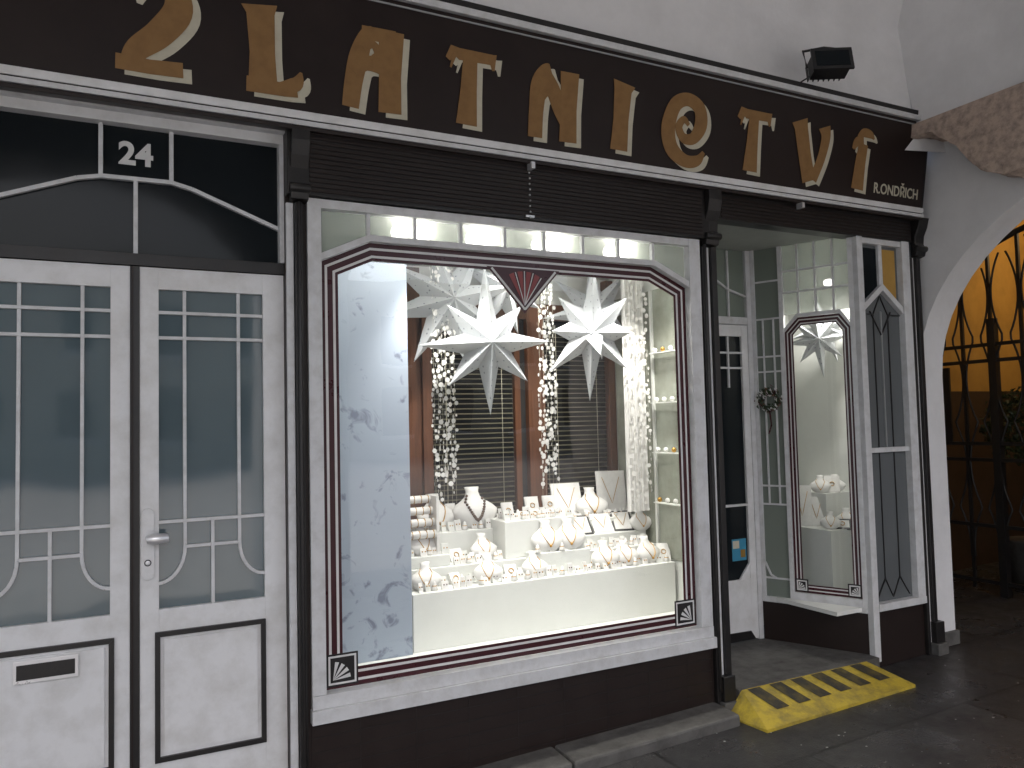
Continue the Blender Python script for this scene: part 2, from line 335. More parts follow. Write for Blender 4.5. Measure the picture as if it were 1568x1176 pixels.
LET={'letter_z':[smooth([(.05,.365,.02),(.065,.415,.06),(.125,.45,.07),(.20,.42,.085),(.215,.345,.10),(.15,.25,.095),(.075,.18,.08),(.045,.125,.06)]),[(.0,.125,.055),(.12,.122,.052),(.235,.128,.055)]],
'letter_l':[[(.515,.435,.135),(.520,.40,.105),(.53,.25,.095),(.535,.12,.11)],[(.47,.122,.058),(.62,.120,.052),(.67,.128,.06)],smooth([(.60,.125,.04),(.665,.15,.055),(.685,.20,.01)])],
'letter_a':[smooth([(.895,.095,.07),(.905,.20,.075),(.925,.31,.08),(.955,.40,.06),(.985,.42,.05)]),[(.935,.412,.055),(1.085,.415,.055)],[(1.065,.439,.11),(1.065,.25,.095),(1.07,.095,.10)],smooth([(.91,.24,.05),(.95,.285,.06),(1.01,.285,.06),(1.06,.26,.05)]),smooth([(.945,.345,.03),(.985,.37,.03),(1.01,.335,.035),(.985,.315,.02)])],
'letter_t':Tl(1.325),
'letter_n':[smooth([(1.79,.095,.075),(1.79,.22,.075),(1.80,.34,.085),(1.835,.405,.075),(1.86,.42,.05)]),smooth([(1.825,.395,.07),(1.875,.33,.075),(1.92,.24,.07),(1.965,.17,.06)]),[(1.965,.425,.10),(1.968,.25,.085),(1.972,.095,.095)],smooth([(1.80,.25,.03),(1.835,.32,.055),(1.885,.31,.05)])],
'letter_i':[[(2.285,.43,.13),(2.278,.39,.10),(2.275,.25,.088),(2.272,.098,.10)]],
'letter_c':[smooth([(2.815,.16,.02),(2.775,.11,.055),(2.69,.10,.066),(2.60,.155,.082),(2.572,.26,.085),(2.61,.375,.075),(2.69,.415,.066),(2.77,.38,.075),(2.785,.295,.08),(2.74,.222,.06),(2.675,.215,.05),(2.64,.265,.045),(2.67,.31,.035),(2.705,.285,.02)])],
'letter_t ':Tl(3.04),
'letter_v':[[(3.50,.43,.12),(3.515,.39,.10),(3.555,.25,.095),(3.605,.098,.10)],smooth([(3.70,.42,.09),(3.715,.36,.07),(3.69,.24,.06),(3.635,.11,.06)])],
'letter_i_acute':[[(4.035,.37,.075),(4.02,.25,.085),(4.01,.098,.10)],smooth([(3.95,.33,.02),(3.98,.375,.055),(4.035,.387,.05)]),smooth([(3.985,.405,.02),(4.03,.435,.05),(4.09,.432,.045),(4.125,.41,.01)])]}
for nm,sts in LET.items():
    m=MB()
    for i,st in enumerate(sts):
        stroke(m,st,.0006,.0020+i*.0004,CREAM,.032,-.018,.98)
        stroke(m,st,.0045,.0055+i*.0004,GOLD,0,0,1.04)
    m.done(nm.strip(),SM,parent=sign)
text('R.ONDŘICH','owner_name',.088,CREAM,SM@Matrix.Translation((4.365,.123,.002)),sign,.0008,.86,.0012)

# ------------------------------------------------------------ left double door
Dp=MB();y=.05
def leaf(x0,flip):
    def X(a): return x0+(.552-a if flip else a)
    def bx(a,b,y0,y1,z0,z1,mat):
        p,q=sorted((X(a),X(b)));Dp.box(p,q,y0,y1,z0,z1,mat)
    bx(0,.068,y,y+.045,-.05,2.2,WHITE);bx(.466,.552,y,y+.045,-.05,2.2,WHITE)
    bx(.068,.466,y+.001,y+.045,2.115,2.2,WHITE);bx(.068,.466,y+.001,y+.045,-.05,.86,WHITE)
    bx(.068,.466,y+.022,y+.03,.86,2.115,DGLASS)
    ya,yb=y+.006,y+.022
    for a in (.163,.369): Dp.bar((X(a),1.196),(X(a),2.115),.013,ya,yb,WHITE2)
    for a in (.163,.369): Dp.bar((X(a),1.196),(X(a),1.09),.013,ya,yb,WHITE2)
    for z in (2.023,1.922,1.196): Dp.bar((X(.068),z),(X(.466),z),.013,ya,yb,WHITE2)
    Dp.bar((X(.266),1.196),(X(.266),.86),.013,ya,yb,WHITE2)
    Dp.bar((X(.163),1.094),(X(.369),1.094),.013,ya,yb,WHITE2)
    for s_ in (-1,1):
        cx=.163 if s_<0 else .369;pts=[]
        for i in range(9):
            t=i/8*math.pi/2;ex=.098
            pts.append((X(cx+s_*ex*(1-math.cos(t))),1.094-.135*math.sin(t)))
        Dp.poly(pts,.013,ya,yb,WHITE2)
    o=[(X(.053),.28),(X(.467),.28),(X(.467),.775),(X(.053),.775)];i_=[(X(.072),.30),(X(.448),.30),(X(.448),.756),(X(.072),.756)]
    Dp.ring(o,i_,y-.012,y+.0005,BLACK)
    p=sorted((X(.085),X(.435)));Dp.box(p[0],p[1],y-.006,y+.0008,.313,.743,WHITE)
leaf(.087,False);leaf(-.499,True)
Dp.box(.0535,.0865,y-.006,y+.05,-.05,2.2,BLACK)
Dp.box(.058,.064,y-.014,y-.006,-.05,2.2,BROWN)
Dp.box(-.52,.64,y-.01,y+.05,2.203,2.25,BLACK)
Dp.box(-.325,-.118,y-.016,y-.0125,.655,.735,METAL);Dp.box(-.314,-.129,y-.018,y-.016,.668,.722,BLACK)
Dp.box(.092,.138,y-.012,y,1.0,1.232,WHITE)
Dp.tube([(.115,y-.0118,1.231),(.115,y,1.231)],.0228,WHITE,16)
Dp.tube([(.115,y-.0118,1.001),(.115,y,1.001)],.0228,WHITE,16)
Dp.tube([(.118,y-.01,1.14),(.118,y-.055,1.14)],.012,METAL,14)
Dp.tube([(.112,y-.056,1.14),(.135,y-.06,1.14),(.185,y-.056,1.14)],.012,METAL,14,[.017,.021,.019])
Dp.tube([(.115,y-.0145,1.045),(.115,y-.01,1.045)],.013,IRON,14);Dp.tube([(.115,y-.016,1.045),(.115,y-.012,1.045)],.009,METAL,12)
Dp.box(-.52,.64,y+.03,y+.04,2.25,2.76,BGLASS)
a,b_=y+.01,y+.03
for p,q in (((-.05,2.55),(-.05,2.76)),((.203,2.553),(.203,2.76)),((-.05,2.55),(.203,2.553)),((-.05,2.55),(-.13,2.533)),((-.13,2.533),(-.50,2.39)),((.203,2.553),(.28,2.535)),((.28,2.535),(.64,2.395)),((.073,2.25),(.073,2.55))):
    Dp.bar(p,q,.016,a,b_,WHITE2)
Dp.box(-.6,.64,y-.02,y+.05,2.76,2.80,WHITE);Dp.box(-.6,.645,y-.055,y+.05,2.80,2.845,WHITE2)
Dp.box(.622,.6405,y-.02,y+.049,2.25,2.76,WHITE2);Dp.box(-.56,-.5,y-.02,y+.049,-.1,2.76,WHITE2)
Dp.box(.42,.64,-.005,.06,-.15,gz(.5)+.09,STONE)
Dp.done('entrance_double_door',bevel=.003)
XZ=Matrix(((1,0,0,0),(0,0,-1,0),(0,1,0,0),(0,0,0,1)))
def facing(x,y_,z): return Matrix.Translation((x,y_,z))@XZ
text('24','house_number',.125,PIN,facing(.074,y+.028,2.652),None,.001,1.0,.004)

# ------------------------------------------------------------ display window
Wn=MB()
OUT=[(.785,.452),(2.765,.452),(2.765,2.262),(2.54,2.362),(1.002,2.362),(.785,2.262)]
Wn.box(.725,.783,-.03,.029,.45,2.525,WHITE2)
Wn.box(2.767,2.841,-.03,.029,.45,2.525,WHITE2)
Wn.box(.725,2.841,-.034,.029,.395,.449,WHITE2);Wn.box(.72,2.845,-.052,.029,.34,.394,WHITE2)
Wn.box(.783,2.767,-.028,.029,2.487,2.525,WHITE2)
up=[(.783,2.262),(1.0,2.363),(2.542,2.363),(2.767,2.262)];up2=[(.783,2.294),(.993,2.391),(2.549,2.391),(2.767,2.294)]
Wn.ring(up,up2,-.022,.029,WHITE2,False)
tp=[(.784,2.295),(.993,2.392),(2.549,2.392),(2.766,2.295),(2.766,2.486),(.784,2.486)]
Wn.add([(p[0],.014,p[1]) for p in tp],[tuple(range(6))],FROST)
for x in (.995,1.211,1.437,1.665,1.883,2.106,2.321,2.541): Wn.bar((x,2.39),(x,2.487),.016,-.01,.011,WHITE2)
Wn.add([(p[0],.020,p[1]) for p in OUT],[tuple(range(6))],GLASS)
def burg(mb,OUT,wd,yy,sq=True):
    mb.ring(OUT,inset(OUT,wd),yy-.003,yy,BURG)
    mb.ring(inset(OUT,wd*.26),inset(OUT,wd*.40),yy-.0045,yy-.0032,PIN)
    mb.ring(inset(OUT,wd*.70),inset(OUT,wd*.84),yy-.0045,yy-.0032,PIN)
burg(Wn,OUT,.078,.0165)
def corner(mb,x,z,s,yy,mir):
    def X(a): return x+(-a if mir else a)
    q=[(X(0),z),(X(s),z),(X(s),z+s),(X(0),z+s)]
    mb.prism(q,yy-.0065,yy-.0048,BLACK)
    mb.ring(inset(q,.008),inset(q,.016),yy-.0075,yy-.0066,PIN)
    t=s*.20
    for k in range(4):
        a0=math.radians(4+k*22);a1=a0+math.radians(13);L_=s*.66
        f=lambda a:(X(t+L_*.85*math.cos(a)),z+t+L_*.85*math.sin(a))
        mb.prism([(X(t),z+t),f(a0),f(a1)],yy-.0075,yy-.0066,PIN)
corner(Wn,.793,.462,.135,.0165,False);corner(Wn,2.757,.462,.135,.0165,True)
T=[(1.575,2.30),(1.975,2.30),(1.775,2.08)]
Wn.prism(T,.0095,.0115,BURG)
Wn.poly([(1.60,2.293),(1.775,2.10)],.010,.007,.0094,PIN);Wn.poly([(1.95,2.293),(1.775,2.10)],.010,.007,.0094,PIN)
for k in range(4):
    a0=math.radians(60+k*16.5)
    p=[(1.775+r*math.cos(a),2.115+r*math.sin(a)) for r,a in ((.01,a0+.1),(.172,a0),(.172,a0+.16))]
    Wn.prism(p,.0075,.0092,REDF)
    Wn.bar((1.775,2.12),(1.775+.172*math.cos(a0-.06),2.115+.172*math.sin(a0-.06)),.004,.0078,.0092,PIN)
Wn.done('display_window',bevel=0)

# ------------------------------------------------------------ display interior
I=MB()
x0,x1,y1=.79,2.975,1.05
I.box(x0,x1,.03,y1,.36,.43,BOXW);I.box(x0,x1,.03,y1,2.50,2.528,BOXW)
I.box(x0,x0+.01,.03,y1,.43,2.5,BOXW);I.box(x1-.01,x1,.03,y1,.43,2.5,BOXW)
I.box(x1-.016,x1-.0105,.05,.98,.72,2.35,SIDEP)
for yv in (.06,.30,.56): I.box(x1-.030,x1-.0165,yv,yv+.02,.72,2.35,BOXW)
for zv in (1.05,1.35,1.65,1.95): I.box(x1-.07,x1-.031,.09,.54,zv,zv+.006,BOXW)
for zv in (1.056,1.356,1.656,1.956):
    for q in range(6): I.ball((x1-.05,.13+q*.075,zv+.016),.015,random.choice((CLOTH,GOLDM,CLOTH)),7)  # shelves and balls stand in for what the side mirror reflects
I.box(x0+.01,x1-.01,y1,y1+.02,.43,2.5,BOXW)
I.done('display_case_shell')
P=MB();P.box(.80,1.305,.38,.40,.43,2.36,DECAL);P.done('printed_backdrop_panel',bevel=.002)
Wd=MB()
Wd.box(1.30,1.60,.99,1.045,.5,2.48,WOOD);Wd.box(2.30,2.42,.975,1.045,.5,2.28,WOOD);Wd.box(2.90,2.955,.975,1.045,.5,2.48,WOOD)
Wd.box(1.60,2.90,.985,1.045,2.20,2.30,WOOD);Wd.box(1.60,1.66,.97,1.044,.5,2.28,WOOD);Wd.box(2.21,2.25,.985,1.044,.5,2.2,WOOD)
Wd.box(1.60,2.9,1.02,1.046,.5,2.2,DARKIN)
Wd.done('wooden_inner_window',bevel=.004)
def blind(xa,xb,za,zb,yy):
    m=MB();z=zb
    while z>za:
        j=random.uniform(-.0015,.0015)
        m.add([(xa,yy-.010,z),(xb,yy-.010,z+j),(xb,yy+.010,z+.006),(xa,yy+.010,z+.006),(xa,yy-.010,z+.0012),(xb,yy-.010,z+.0012+j),(xb,yy+.010,z+.0072),(xa,yy+.010,z+.0072)],[(0,3,2,1),(4,5,6,7),(0,1,5,4),(2,3,7,6)],SLAT);z-=.030
    for x in (xa+.08,xb-.08): m.tube([(x,yy-.014,zb+.02),(x,yy-.014,za)],.0015,CREAM,5)
    m.done('venetian_blind')
blind(1.67,2.20,.9,2.15,1.0);blind(2.43,2.89,.9,2.15,1.0)
Q=MB()
Q.box(1.315,2.94,.40,.575,.43,.715,BOXW);Q.box(1.315,2.94,.576,.755,.43,.80,BOXW);Q.box(1.315,2.94,.756,.96,.43,.955,BOXW)
Q.box(1.93,2.38,.60,.80,.801,1.005,BOXW);Q.box(2.05,2.42,.50,.60,.7155,.83,BOXW);Q.box(1.34,1.60,.60,.75,.801,.86,BOXW);Q.box(2.425,2.93,.66,.7555,.801,.875,BOXW)
Q.done('tiered_display_stand',bevel=.004)

def bust(loc,s=1,rot=0,dark=False):
    m=MB();n=20
    prof=[(0,.040,.026,-.004),(.015,.060,.030,-.006),(.04,.080,.032,-.006),(.062,.084,.030,0),(.078,.068,.027,.008),(.092,.044,.023,.015),(.105,.028,.020,.022),(.122,.023,.018,.028),(.138,.027,.020,.034)]
    vs=[];fs=[]
    for z,a,b,o in prof:
        for k in range(n): t=2*math.pi*k/n;vs.append((a*math.cos(t),o+b*math.sin(t),z))
    for i in range(len(prof)-1):
        for k in range(n): fs.append((i*n+k,i*n+(k+1)%n,(i+1)*n+(k+1)%n,(i+1)*n+k))
    fs+=[tuple(range(n-1,-1,-1)),tuple(range((len(prof)-1)*n,len(prof)*n))]
    m.add(vs,fs,LEATH,True)
    pts=[]
    for k in range(13):
        t=-1+2*k/12;z=.028+.080*abs(t)**1.5;x=.042*t
        for j in range(len(prof)-1):
            if prof[j][0]<=z<=prof[j+1][0]:
                f=(z-prof[j][0])/(prof[j+1][0]-prof[j][0]);a=prof[j][1]*(1-f)+prof[j+1][1]*f;b=prof[j][2]*(1-f)+prof[j+1][2]*f;o=prof[j][3]*(1-f)+prof[j+1][3]*f
        x=max(-a*.9,min(a*.9,x))
        yy=o-b*math.sqrt(max(0,1-(x/a)**2))-.002;pts.append((x,yy,z))
    if dark:
        for i in range(len(pts)-1):
            for f in (0,.5): 
                q=Vector(pts[i]).lerp(Vector(pts[i+1]),f);m.ball(tuple(q),.0055,PEARL,6)
    else:
        m.tube(pts,.0022,GOLDM,5);m.ball(pts[6],.007,GOLDM,6)
    o=m.done('necklace_bust',Matrix.Translation(loc)@Matrix.Rotation(rot,4,'Z')@Matrix.Scale(s,4))
def pad(loc,w,h,rot=0,tilt=25,edge=None,j='ring'):
    m=MB();m.box(-w/2,w/2,0,.012,0,h,edge or LEATH)
    e_=.013 if edge else .008
    m.box(-w/2+e_,w/2-e_,-.003,.0,e_,h-e_,CLOTH)
    if j=='chain':
        pts=[(w*.3*t,-.005,h*.25+h*.6*abs(t)) for t in [i/6-1 for i in range(13)]];m.tube(pts,.0020,GOLDM,5)
    else:
        pts=[(.014*math.cos(i*math.pi/5),-.006,h*.5+.014*math.sin(i*math.pi/5)) for i in range(11)];m.tube(pts,.0028,GOLDM,5)
    m.box(-w*.2,w*.2,.012,.02,0,.006,LEATH)
    m.done('jewellery_display_pad',Matrix.Translation(loc)@Matrix.Rotation(rot,4,'Z')@Matrix.Rotation(math.radians(-tilt),4,'X'))
T1,T2,T3=.716,.801,.956
for x in (1.41,1.76,2.04,2.50,2.64,2.80): bust((x,.47,T1),1.08*random.uniform(.85,1),random.uniform(-.3,.2))
for x,z in ((1.47,.861),(1.83,T2),(2.90,.876)): bust((x,.67,z),random.uniform(.9,1.05),random.uniform(-.3,.2))
bust((2.17,.55,.831),1.2,-.1);bust((2.31,.55,.831),1.2,-.2)
bust((1.86,.85,T3),1.65,-.1,True);bust((1.63,.87,T3),1.45,.1);bust((2.66,.85,T3),1.3,-.2)
pad((2.53,.90,T3),.20,.22,-.1,18,None,'chain');pad((2.84,.88,T3),.19,.28,-.35,14,None,'chain')
for x in (2.22,2.34): pad((x,.80,1.006),.085,.11,-.1,20,None)
for x in (2.08,2.16,2.26): pad((x,.66,1.006),.06,.05,0,35)
pad((2.50,.69,.876),.13,.14,-.15,42,BLACK,'chain');pad((2.65,.69,.876),.13,.14,-.15,42,None,'chain');pad((2.79,.69,.876),.13,.15,-.3,42,BLACK,'chain')
pad((2.91,.46,T1),.08,.11,-.5,30);pad((2.72,.50,T1),.05,.09,-.2,25);pad((1.60,.50,T1),.06,.07,.2,35);pad((1.92,.50,T1),.07,.08,-.1,35)
pad((1.68,.68,T2),.08,.08,.1,35);pad((2.0,.68,1.006),.07,.10,0,20);pad((2.76,.86,T3),.07,.12,-.2,20);pad((1.75,.92,T3),.06,.14,0,15)
m=MB()
def card(x,yy,z):
    w=random.uniform(.024,.040);h=random.uniform(.032,.058);t=random.uniform(.01,.02);k=random.uniform(-.012,.012)
    m.add([(x-w/2,yy+k,z),(x+w/2,yy,z),(x+w/2,yy+t,z+h),(x-w/2,yy+t+k,z+h),(x-w/2,yy+.014+k,z),(x+w/2,yy+.014,z),(x+w/2,yy+t+.006,z+h),(x-w/2,yy+t+.006+k,z+h)],[(0,1,2,3),(4,7,6,5),(0,4,5,1),(3,2,6,7),(0,3,7,4),(1,5,6,2)],random.choice((LEATH,CLOTH,LEATH,BOXW)))
    for s_ in (-1,1): m.ball((x+s_*w*.22,yy+t*.5+k*.5-.004,z+h*.6),.0038,random.choice((GOLDM,GOLDM,PEARL)),5)
def ringcone(x,yy,z):
    m.lathe((x,yy,z),[(.018,0),(.016,.012),(.008,.038),(.003,.046)],LEATH,10)
    m.tube([(x+.0115*math.cos(a*.7),yy+.0115*math.sin(a*.7),z+.024) for a in range(10)],.0024,GOLDM,5)
for yy,z,xa,xb,n_ in ((.425,T1,1.34,2.92,34),(.535,T1,1.34,2.02,15),(.535,T1,2.45,2.92,9),(.60,T2,1.62,1.92,9),(.61,T2,2.4,2.92,17),(.72,T2,1.62,1.92,8),(.78,T3,1.40,1.93,12),(.79,T3,2.4,2.92,14),(.63,1.006,1.95,2.37,13),(.73,1.006,1.95,2.37,8),(.52,.831,2.06,2.41,7),(.93,T3,1.95,2.1,3),(.62,.861,1.34,1.6,6)):
    for i in range(n_):
        x=xa+(xb-xa)*(i+random.uniform(.2,.8))/n_
        (card if random.random()<.7 else ringcone)(x,yy+random.uniform(-.012,.012),z)
m.done('earring_card_assortment')
m=MB()
for i,z in enumerate((1.0,1.06,1.12,1.18)):
    yy=.64+.025*i;z-=.03
    m.tube([(1.34,yy,z),(1.54,yy,z)],.021,LEATH,16)
    for k in range(5):
        x=1.36+k*.04;m.tube([(x,yy+.0225*math.cos(a*.63),z+.0225*math.sin(a*.63)) for a in range(11)],.0025,GOLDM,5)
m.box(1.33,1.345,.62,.74,.861,1.17,LEATH);m.box(1.535,1.55,.62,.74,.861,1.17,LEATH)
m.done('bracelet_roll_stand')
m=MB()
for i in range(420):
    cxx=random.choice((.95,1.1,1.25,1.45,2.0,2.55,2.67));x=random.gauss(cxx,.07);yy=random.uniform(.05,.16)
    if not .82<x<2.7: continue
    r=random.uniform(.006,.020);a=random.random()*6;z=.432+random.random()*.030
    m.add([(x+r*math.cos(a+t),yy+r*.6*math.sin(a+t),z+random.random()*.014) for t in (0,1.3,3.1,4.5)],[(0,1,2,3)],random.choice((PIN,CREAM,LEAFM,LEAFM)))
m.done('scattered_petals')

def star(loc,R,radii,r,dp,rz=0,rx=0,roll=0,hang=True,front=True):
    m=MB();n=len(radii);vs=[(0,-dp,0),(0,dp,0)]
    for i in range(n):
        a=math.pi/2-2*math.pi*i/n+roll;vs.append((radii[i]*R*math.cos(a),0,radii[i]*R*math.sin(a)))
    for i in range(n):
        a=math.pi/2-2*math.pi*(i+.5)/n+roll;vs.append((r*R*math.cos(a),0,r*R*math.sin(a)))
    fs=[]
    for i in range(n):
        t=2+i;v=2+n+i;pv=2+n+(i-1)%n
        fs+=[(0,t,v),(0,pv,t),(1,v,t),(1,t,pv)]
    m.add(vs,fs,PAPER)
    if front:
        c=Vector((0,-dp*.35,0));ap=Vector((.10*R,-dp*2.1,-.30*R));b=.17*R
        q=[c+Vector((b,0,0)),c+Vector((0,0,b)),c+Vector((-b,0,0)),c+Vector((0,0,-b))];m.add([*q,ap],[(0,1,4),(1,2,4),(2,3,4),(3,0,4)],PAPER)
    if hang: m.tube([(0,0,radii[0]*R-.02),(0,0,radii[0]*R+.15)],.0015,CREAM,5)
    m.done('paper_star_lantern',Matrix.Translation(loc)@Matrix.Rotation(rz,4,'Z')@Matrix.Rotation(rx,4,'X'))
star((1.755,.40,1.975),.38,[1.10,.72,.90,.78,1.0,.8,.97,.78],.36,.14,-.25,.05,.03,True,False)
star((2.42,.42,2.06),.38,[1,.72,.60,.78,1.05,.88,.60,.72],.36,.15,-.55,.15,-.05,True,True)
star((1.66,.70,2.24),.42,[.9,.95,1,.85,.8,.95,1.05,.95],.38,.12,-.1,0,.25,True,False)
star((2.70,.80,2.24),.34,[.9,.9,1,.8,.9,.85,1,.95],.38,.10,-.5,0,.1,True,False)
star((2.08,.85,2.36),.32,[.9,.9,1,.8,.9,.85,1,.95],.38,.10,-.2,0,.3,True,False)
def garland(x,yy,za,zb,n_,w,dens):
    m=MB()
    for s_ in range(n_):
        xx=x+(s_-(n_-1)/2)*w;m.tube([(xx,yy,zb),(xx,yy,za)],.0007,CREAM,4)
        z=zb;e=za+random.uniform(0,.15)
        while z>e:
            r=random.uniform(.008,.015);a=random.random()*3.1;dx,dy=math.cos(a)*r,math.sin(a)*r*.8;ox=random.uniform(-.014,.014)
            nq=8;m.add([(xx+ox+dx*math.cos(t*.785),yy+dy*math.cos(t*.785),z+r*math.sin(t*.785)) for t in range(nq)],[tuple(range(nq))],CLOTH);z-=dens*random.uniform(.6,1.5)
    m.done('sequin_garland')
garland(1.61,.66,1.12,2.47,6,.024,.025);garland(2.28,.70,1.12,2.47,5,.024,.025)
m=MB();pts=[]
for i in range(19): pts.append((2.755+.0085*i,.60+.014*math.sin(i*1.7)))
m.add([(a,b,z) for z in (1.0,2.47) for a,b in pts],[(i,i+1,19+i+1,19+i) for i in range(18)],CLOTH,True);m.done('white_net_curtain')
garland(2.84,.565,1.0,2.47,5,.032,.030);garland(2.91,.22,1.2,2.3,2,.035,.07)  # the sparse second garland stands in for orbs reflected in the mirror

def emis(name,c,s):
    m=bpy.data.materials.new(name);m.use_nodes=True;nt=m.node_tree;nt.nodes.clear()
    e=nt.nodes.new('ShaderNodeEmission');e.inputs[0].default_value=(*c,1);e.inputs[1].default_value=s
    o=nt.nodes.new('ShaderNodeOutputMaterial');nt.links.new(e.outputs[0],o.inputs[0])
    try: m.cycles.emission_sampling='NONE'
    except Exception: pass
    return m
BULB=emis('lamp_glow',(1,.97,.90),30)
lm=MB()
for x in (1.17,1.275,1.54,1.60,1.90,1.955,2.01,2.33,2.41):
    lm.lathe((x,.07,2.440),[(.012,-.034),(.036,-.024),(.044,0),(.036,.022),(.012,.034)],BULB,12)
lm.done('halogen_spotlight')
def spot(loc,tgt,pw,size=110,rad=.05,col=(1,.965,.90),blend=.8):
    l=bpy.data.lights.new('display_lamp','SPOT');l.energy=pw;l.spot_size=math.radians(size);l.spot_blend=blend;l.shadow_soft_size=rad;l.color=col
    o=bpy.data.objects.new('display_lamp',l);sc.collection.objects.link(o);o.location=loc
    o.rotation_euler=(Vector(tgt)-Vector(loc)).to_track_quat('-Z','Y').to_euler()
for x,tx in ((1.44,1.65),(2.08,2.12),(2.72,2.55)): spot((x,.16,2.44),(tx,.62,.9),66,90)
spot((2.1,.66,2.48),(2.1,.9,1.6),36,150)
def glow(loc,pw):
    l=bpy.data.lights.new('transom_lamp','POINT');l.energy=pw;l.color=(1,.97,.90);l.shadow_soft_size=.02
    o=bpy.data.objects.new('transom_lamp',l);o.location=loc;sc.collection.objects.link(o)
for x in (1.225,1.57,1.93,2.37): glow((x,.075,2.385),.7)

# ------------------------------------------------------------ entrance niche
Nn=MB()
Nn.box(2.976,4.08,-.06,.66,-.15,.10,STONE)
Nn.box(2.976,2.984,.03,.60,.1,2.67,WHITE2)
yy=.60
Nn.box(2.985,3.06,yy,yy+.05,.1,2.67,WHITE2);Nn.box(3.77,3.81,yy,yy+.05,.1,2.67,WHITE2)
Nn.box(3.06,3.77,yy+.001,yy+.05,2.17,2.22,WHITE2)
Nn.box(3.06,3.77,yy+.022,yy+.028,2.22,2.67,GRGLASS)
for p,q in (((3.2,2.22),(3.2,2.66)),((3.62,2.22),(3.62,2.66)),((3.2,2.40),(3.41,2.52)),((3.41,2.52),(3.62,2.40)),((3.06,2.40),(3.2,2.40)),((3.62,2.40),(3.77,2.36)),((3.41,2.52),(3.41,2.66))): Nn.bar(p,q,.014,yy+.006,yy+.0215,WHITE2)
Nn.done('entrance_niche',bevel=.003)
Dr=MB()
Dr.box(3.062,3.13,yy+.004,yy+.046,.11,2.165,WHITE);Dr.box(3.715,3.768,yy+.004,yy+.046,.11,2.165,WHITE)
Dr.box(3.13,3.715,yy+.005,yy+.046,2.09,2.165,WHITE);Dr.box(3.13,3.715,yy+.005,yy+.046,.11,.50,WHITE)
Dr.box(3.13,3.715,yy+.022,yy+.028,.50,2.09,BGLASS)
for z in (1.98,1.88): Dr.bar((3.13,z),(3.715,z),.013,yy+.008,yy+.0215,WHITE2)
Dr.bar((3.60,1.75),(3.60,2.09),.013,yy+.008,yy+.0215,WHITE2)
Dr.bar((3.13,.98),(3.715,.98),.016,yy+.006,yy+.0215,METAL)
Dr.prism([(3.63,.50),(3.715,.50),(3.715,.60)],yy+.008,yy+.0215,WHITE)
Dr.prism([(3.13,.11),(3.74,.11),(3.70,.165),(3.13,.175)],yy-.001,yy+.0045,BLACK)
Dr.box(3.58,3.70,yy+.018,yy+.0215,.62,.76,PAPERB);Dr.box(3.585,3.64,yy+.016,yy+.0178,.70,.75,CREAM);Dr.box(3.65,3.69,yy+.016,yy+.0178,.64,.69,GOLDM)
Dr.done('glazed_shop_door',bevel=.003)
A=Vector((3.81,.60,0));Bp=Vector((4.085,0,0));ex=(Bp-A).normalized()
ey=Vector((0,0,1)).cross(ex)
SP=Matrix(((ex.x,ey.x,0,A.x),(ex.y,ey.y,0,A.y),(0,0,1,0),(0,0,0,1)))
L_=(Bp-A).length
V=MB()
V.box(0,L_-.01,.0,.03,.05,.345,BROWN)
V.box(0,L_-.01,-.012,.03,.346,.378,WHITE2);V.box(.212,L_-.036,-.006,.03,.379,.425,WHITE2)
V.box(0,.025,-.005,.03,.378,2.67,WHITE2);V.box(.185,.212,-.005,.03,.378,2.67,WHITE2);V.box(L_-.035,L_-.008,-.005,.03,.378,2.67,WHITE2)
V.box(.025,.185,.012,.018,.378,2.67,GRGLASS)
for z in (.50,.98,1.10,1.85,1.95,2.2,2.45): V.bar((.025,z),(.185,z),.011,.002,.0118,WHITE2)
for x in (.07,.14): V.bar((x,.98),(x,2.2),.010,.002,.0118,WHITE2)
V.poly([(.025,.6),(.06,.52),(.10,.50)],.010,.002,.0118,WHITE2)
O2=[(.213,.427),(L_-.036,.427),(L_-.036,2.10),(L_-.10,2.19),(.30,2.19),(.213,2.10)]
V.add([(p[0],.016,p[1]) for p in O2],[tuple(range(6))],GLASS);burg(V,O2,.052,.0125)
corner(V,.218,.432,.08,.0125,False);corner(V,L_-.041,.432,.08,.0125,True)
V.ring([(.212,2.10),(.30,2.192),(L_-.10,2.192),(L_-.035,2.10)],[(.212,2.125),(.295,2.215),(L_-.095,2.215),(L_-.035,2.125)],-.002,.03,WHITE2,False)
V.add([(.212,.016,2.215),(L_-.035,.016,2.215),(L_-.035,.016,2.67),(.212,.016,2.67)],[(0,1,2,3)],FROST)
for x in (.31,.42,.53): V.bar((x,2.215),(x,2.67),.012,.002,.0138,WHITE2)
for z in (2.36,2.50): V.bar((.212,z),(L_-.035,z),.012,.002,.0138,WHITE2)
V.done('splayed_side_window',SP,bevel=0)
w=MB();R_=.055
w.tube([(.10+R_*math.cos(i*.42),-.012,1.66+R_*math.sin(i*.42)) for i in range(16)],.014,GREEN,7,[.010+.008*random.random() for _ in range(16)])
for i in range(160):
    a=random.random()*6.28;r=R_+random.gauss(0,.014);c=(.10+r*math.cos(a),-.02+random.uniform(-.015,.01),1.66+r*math.sin(a)*1.15);e=.016
    w.add([c,(c[0]+random.uniform(-e,e),c[1]-.004,c[2]+e),(c[0]+e,c[1]+random.uniform(-e,e),c[2]+random.uniform(-e,e))],[(0,1,2)],random.choice((GREEN,GREEN,LEAFM,PIN,BURG)))
w.poly([(.10,1.60),(.11,1.50),(.09,1.44)],.008,-.014,-.010,BURG)
w.done('door_wreath',SP)
F_=MB()
F_.box(4.083,4.135,-.03,.018,.06,2.66,WHITE2)
F_.box(4.50,4.573,-.03,.018,.36,2.66,WHITE2)
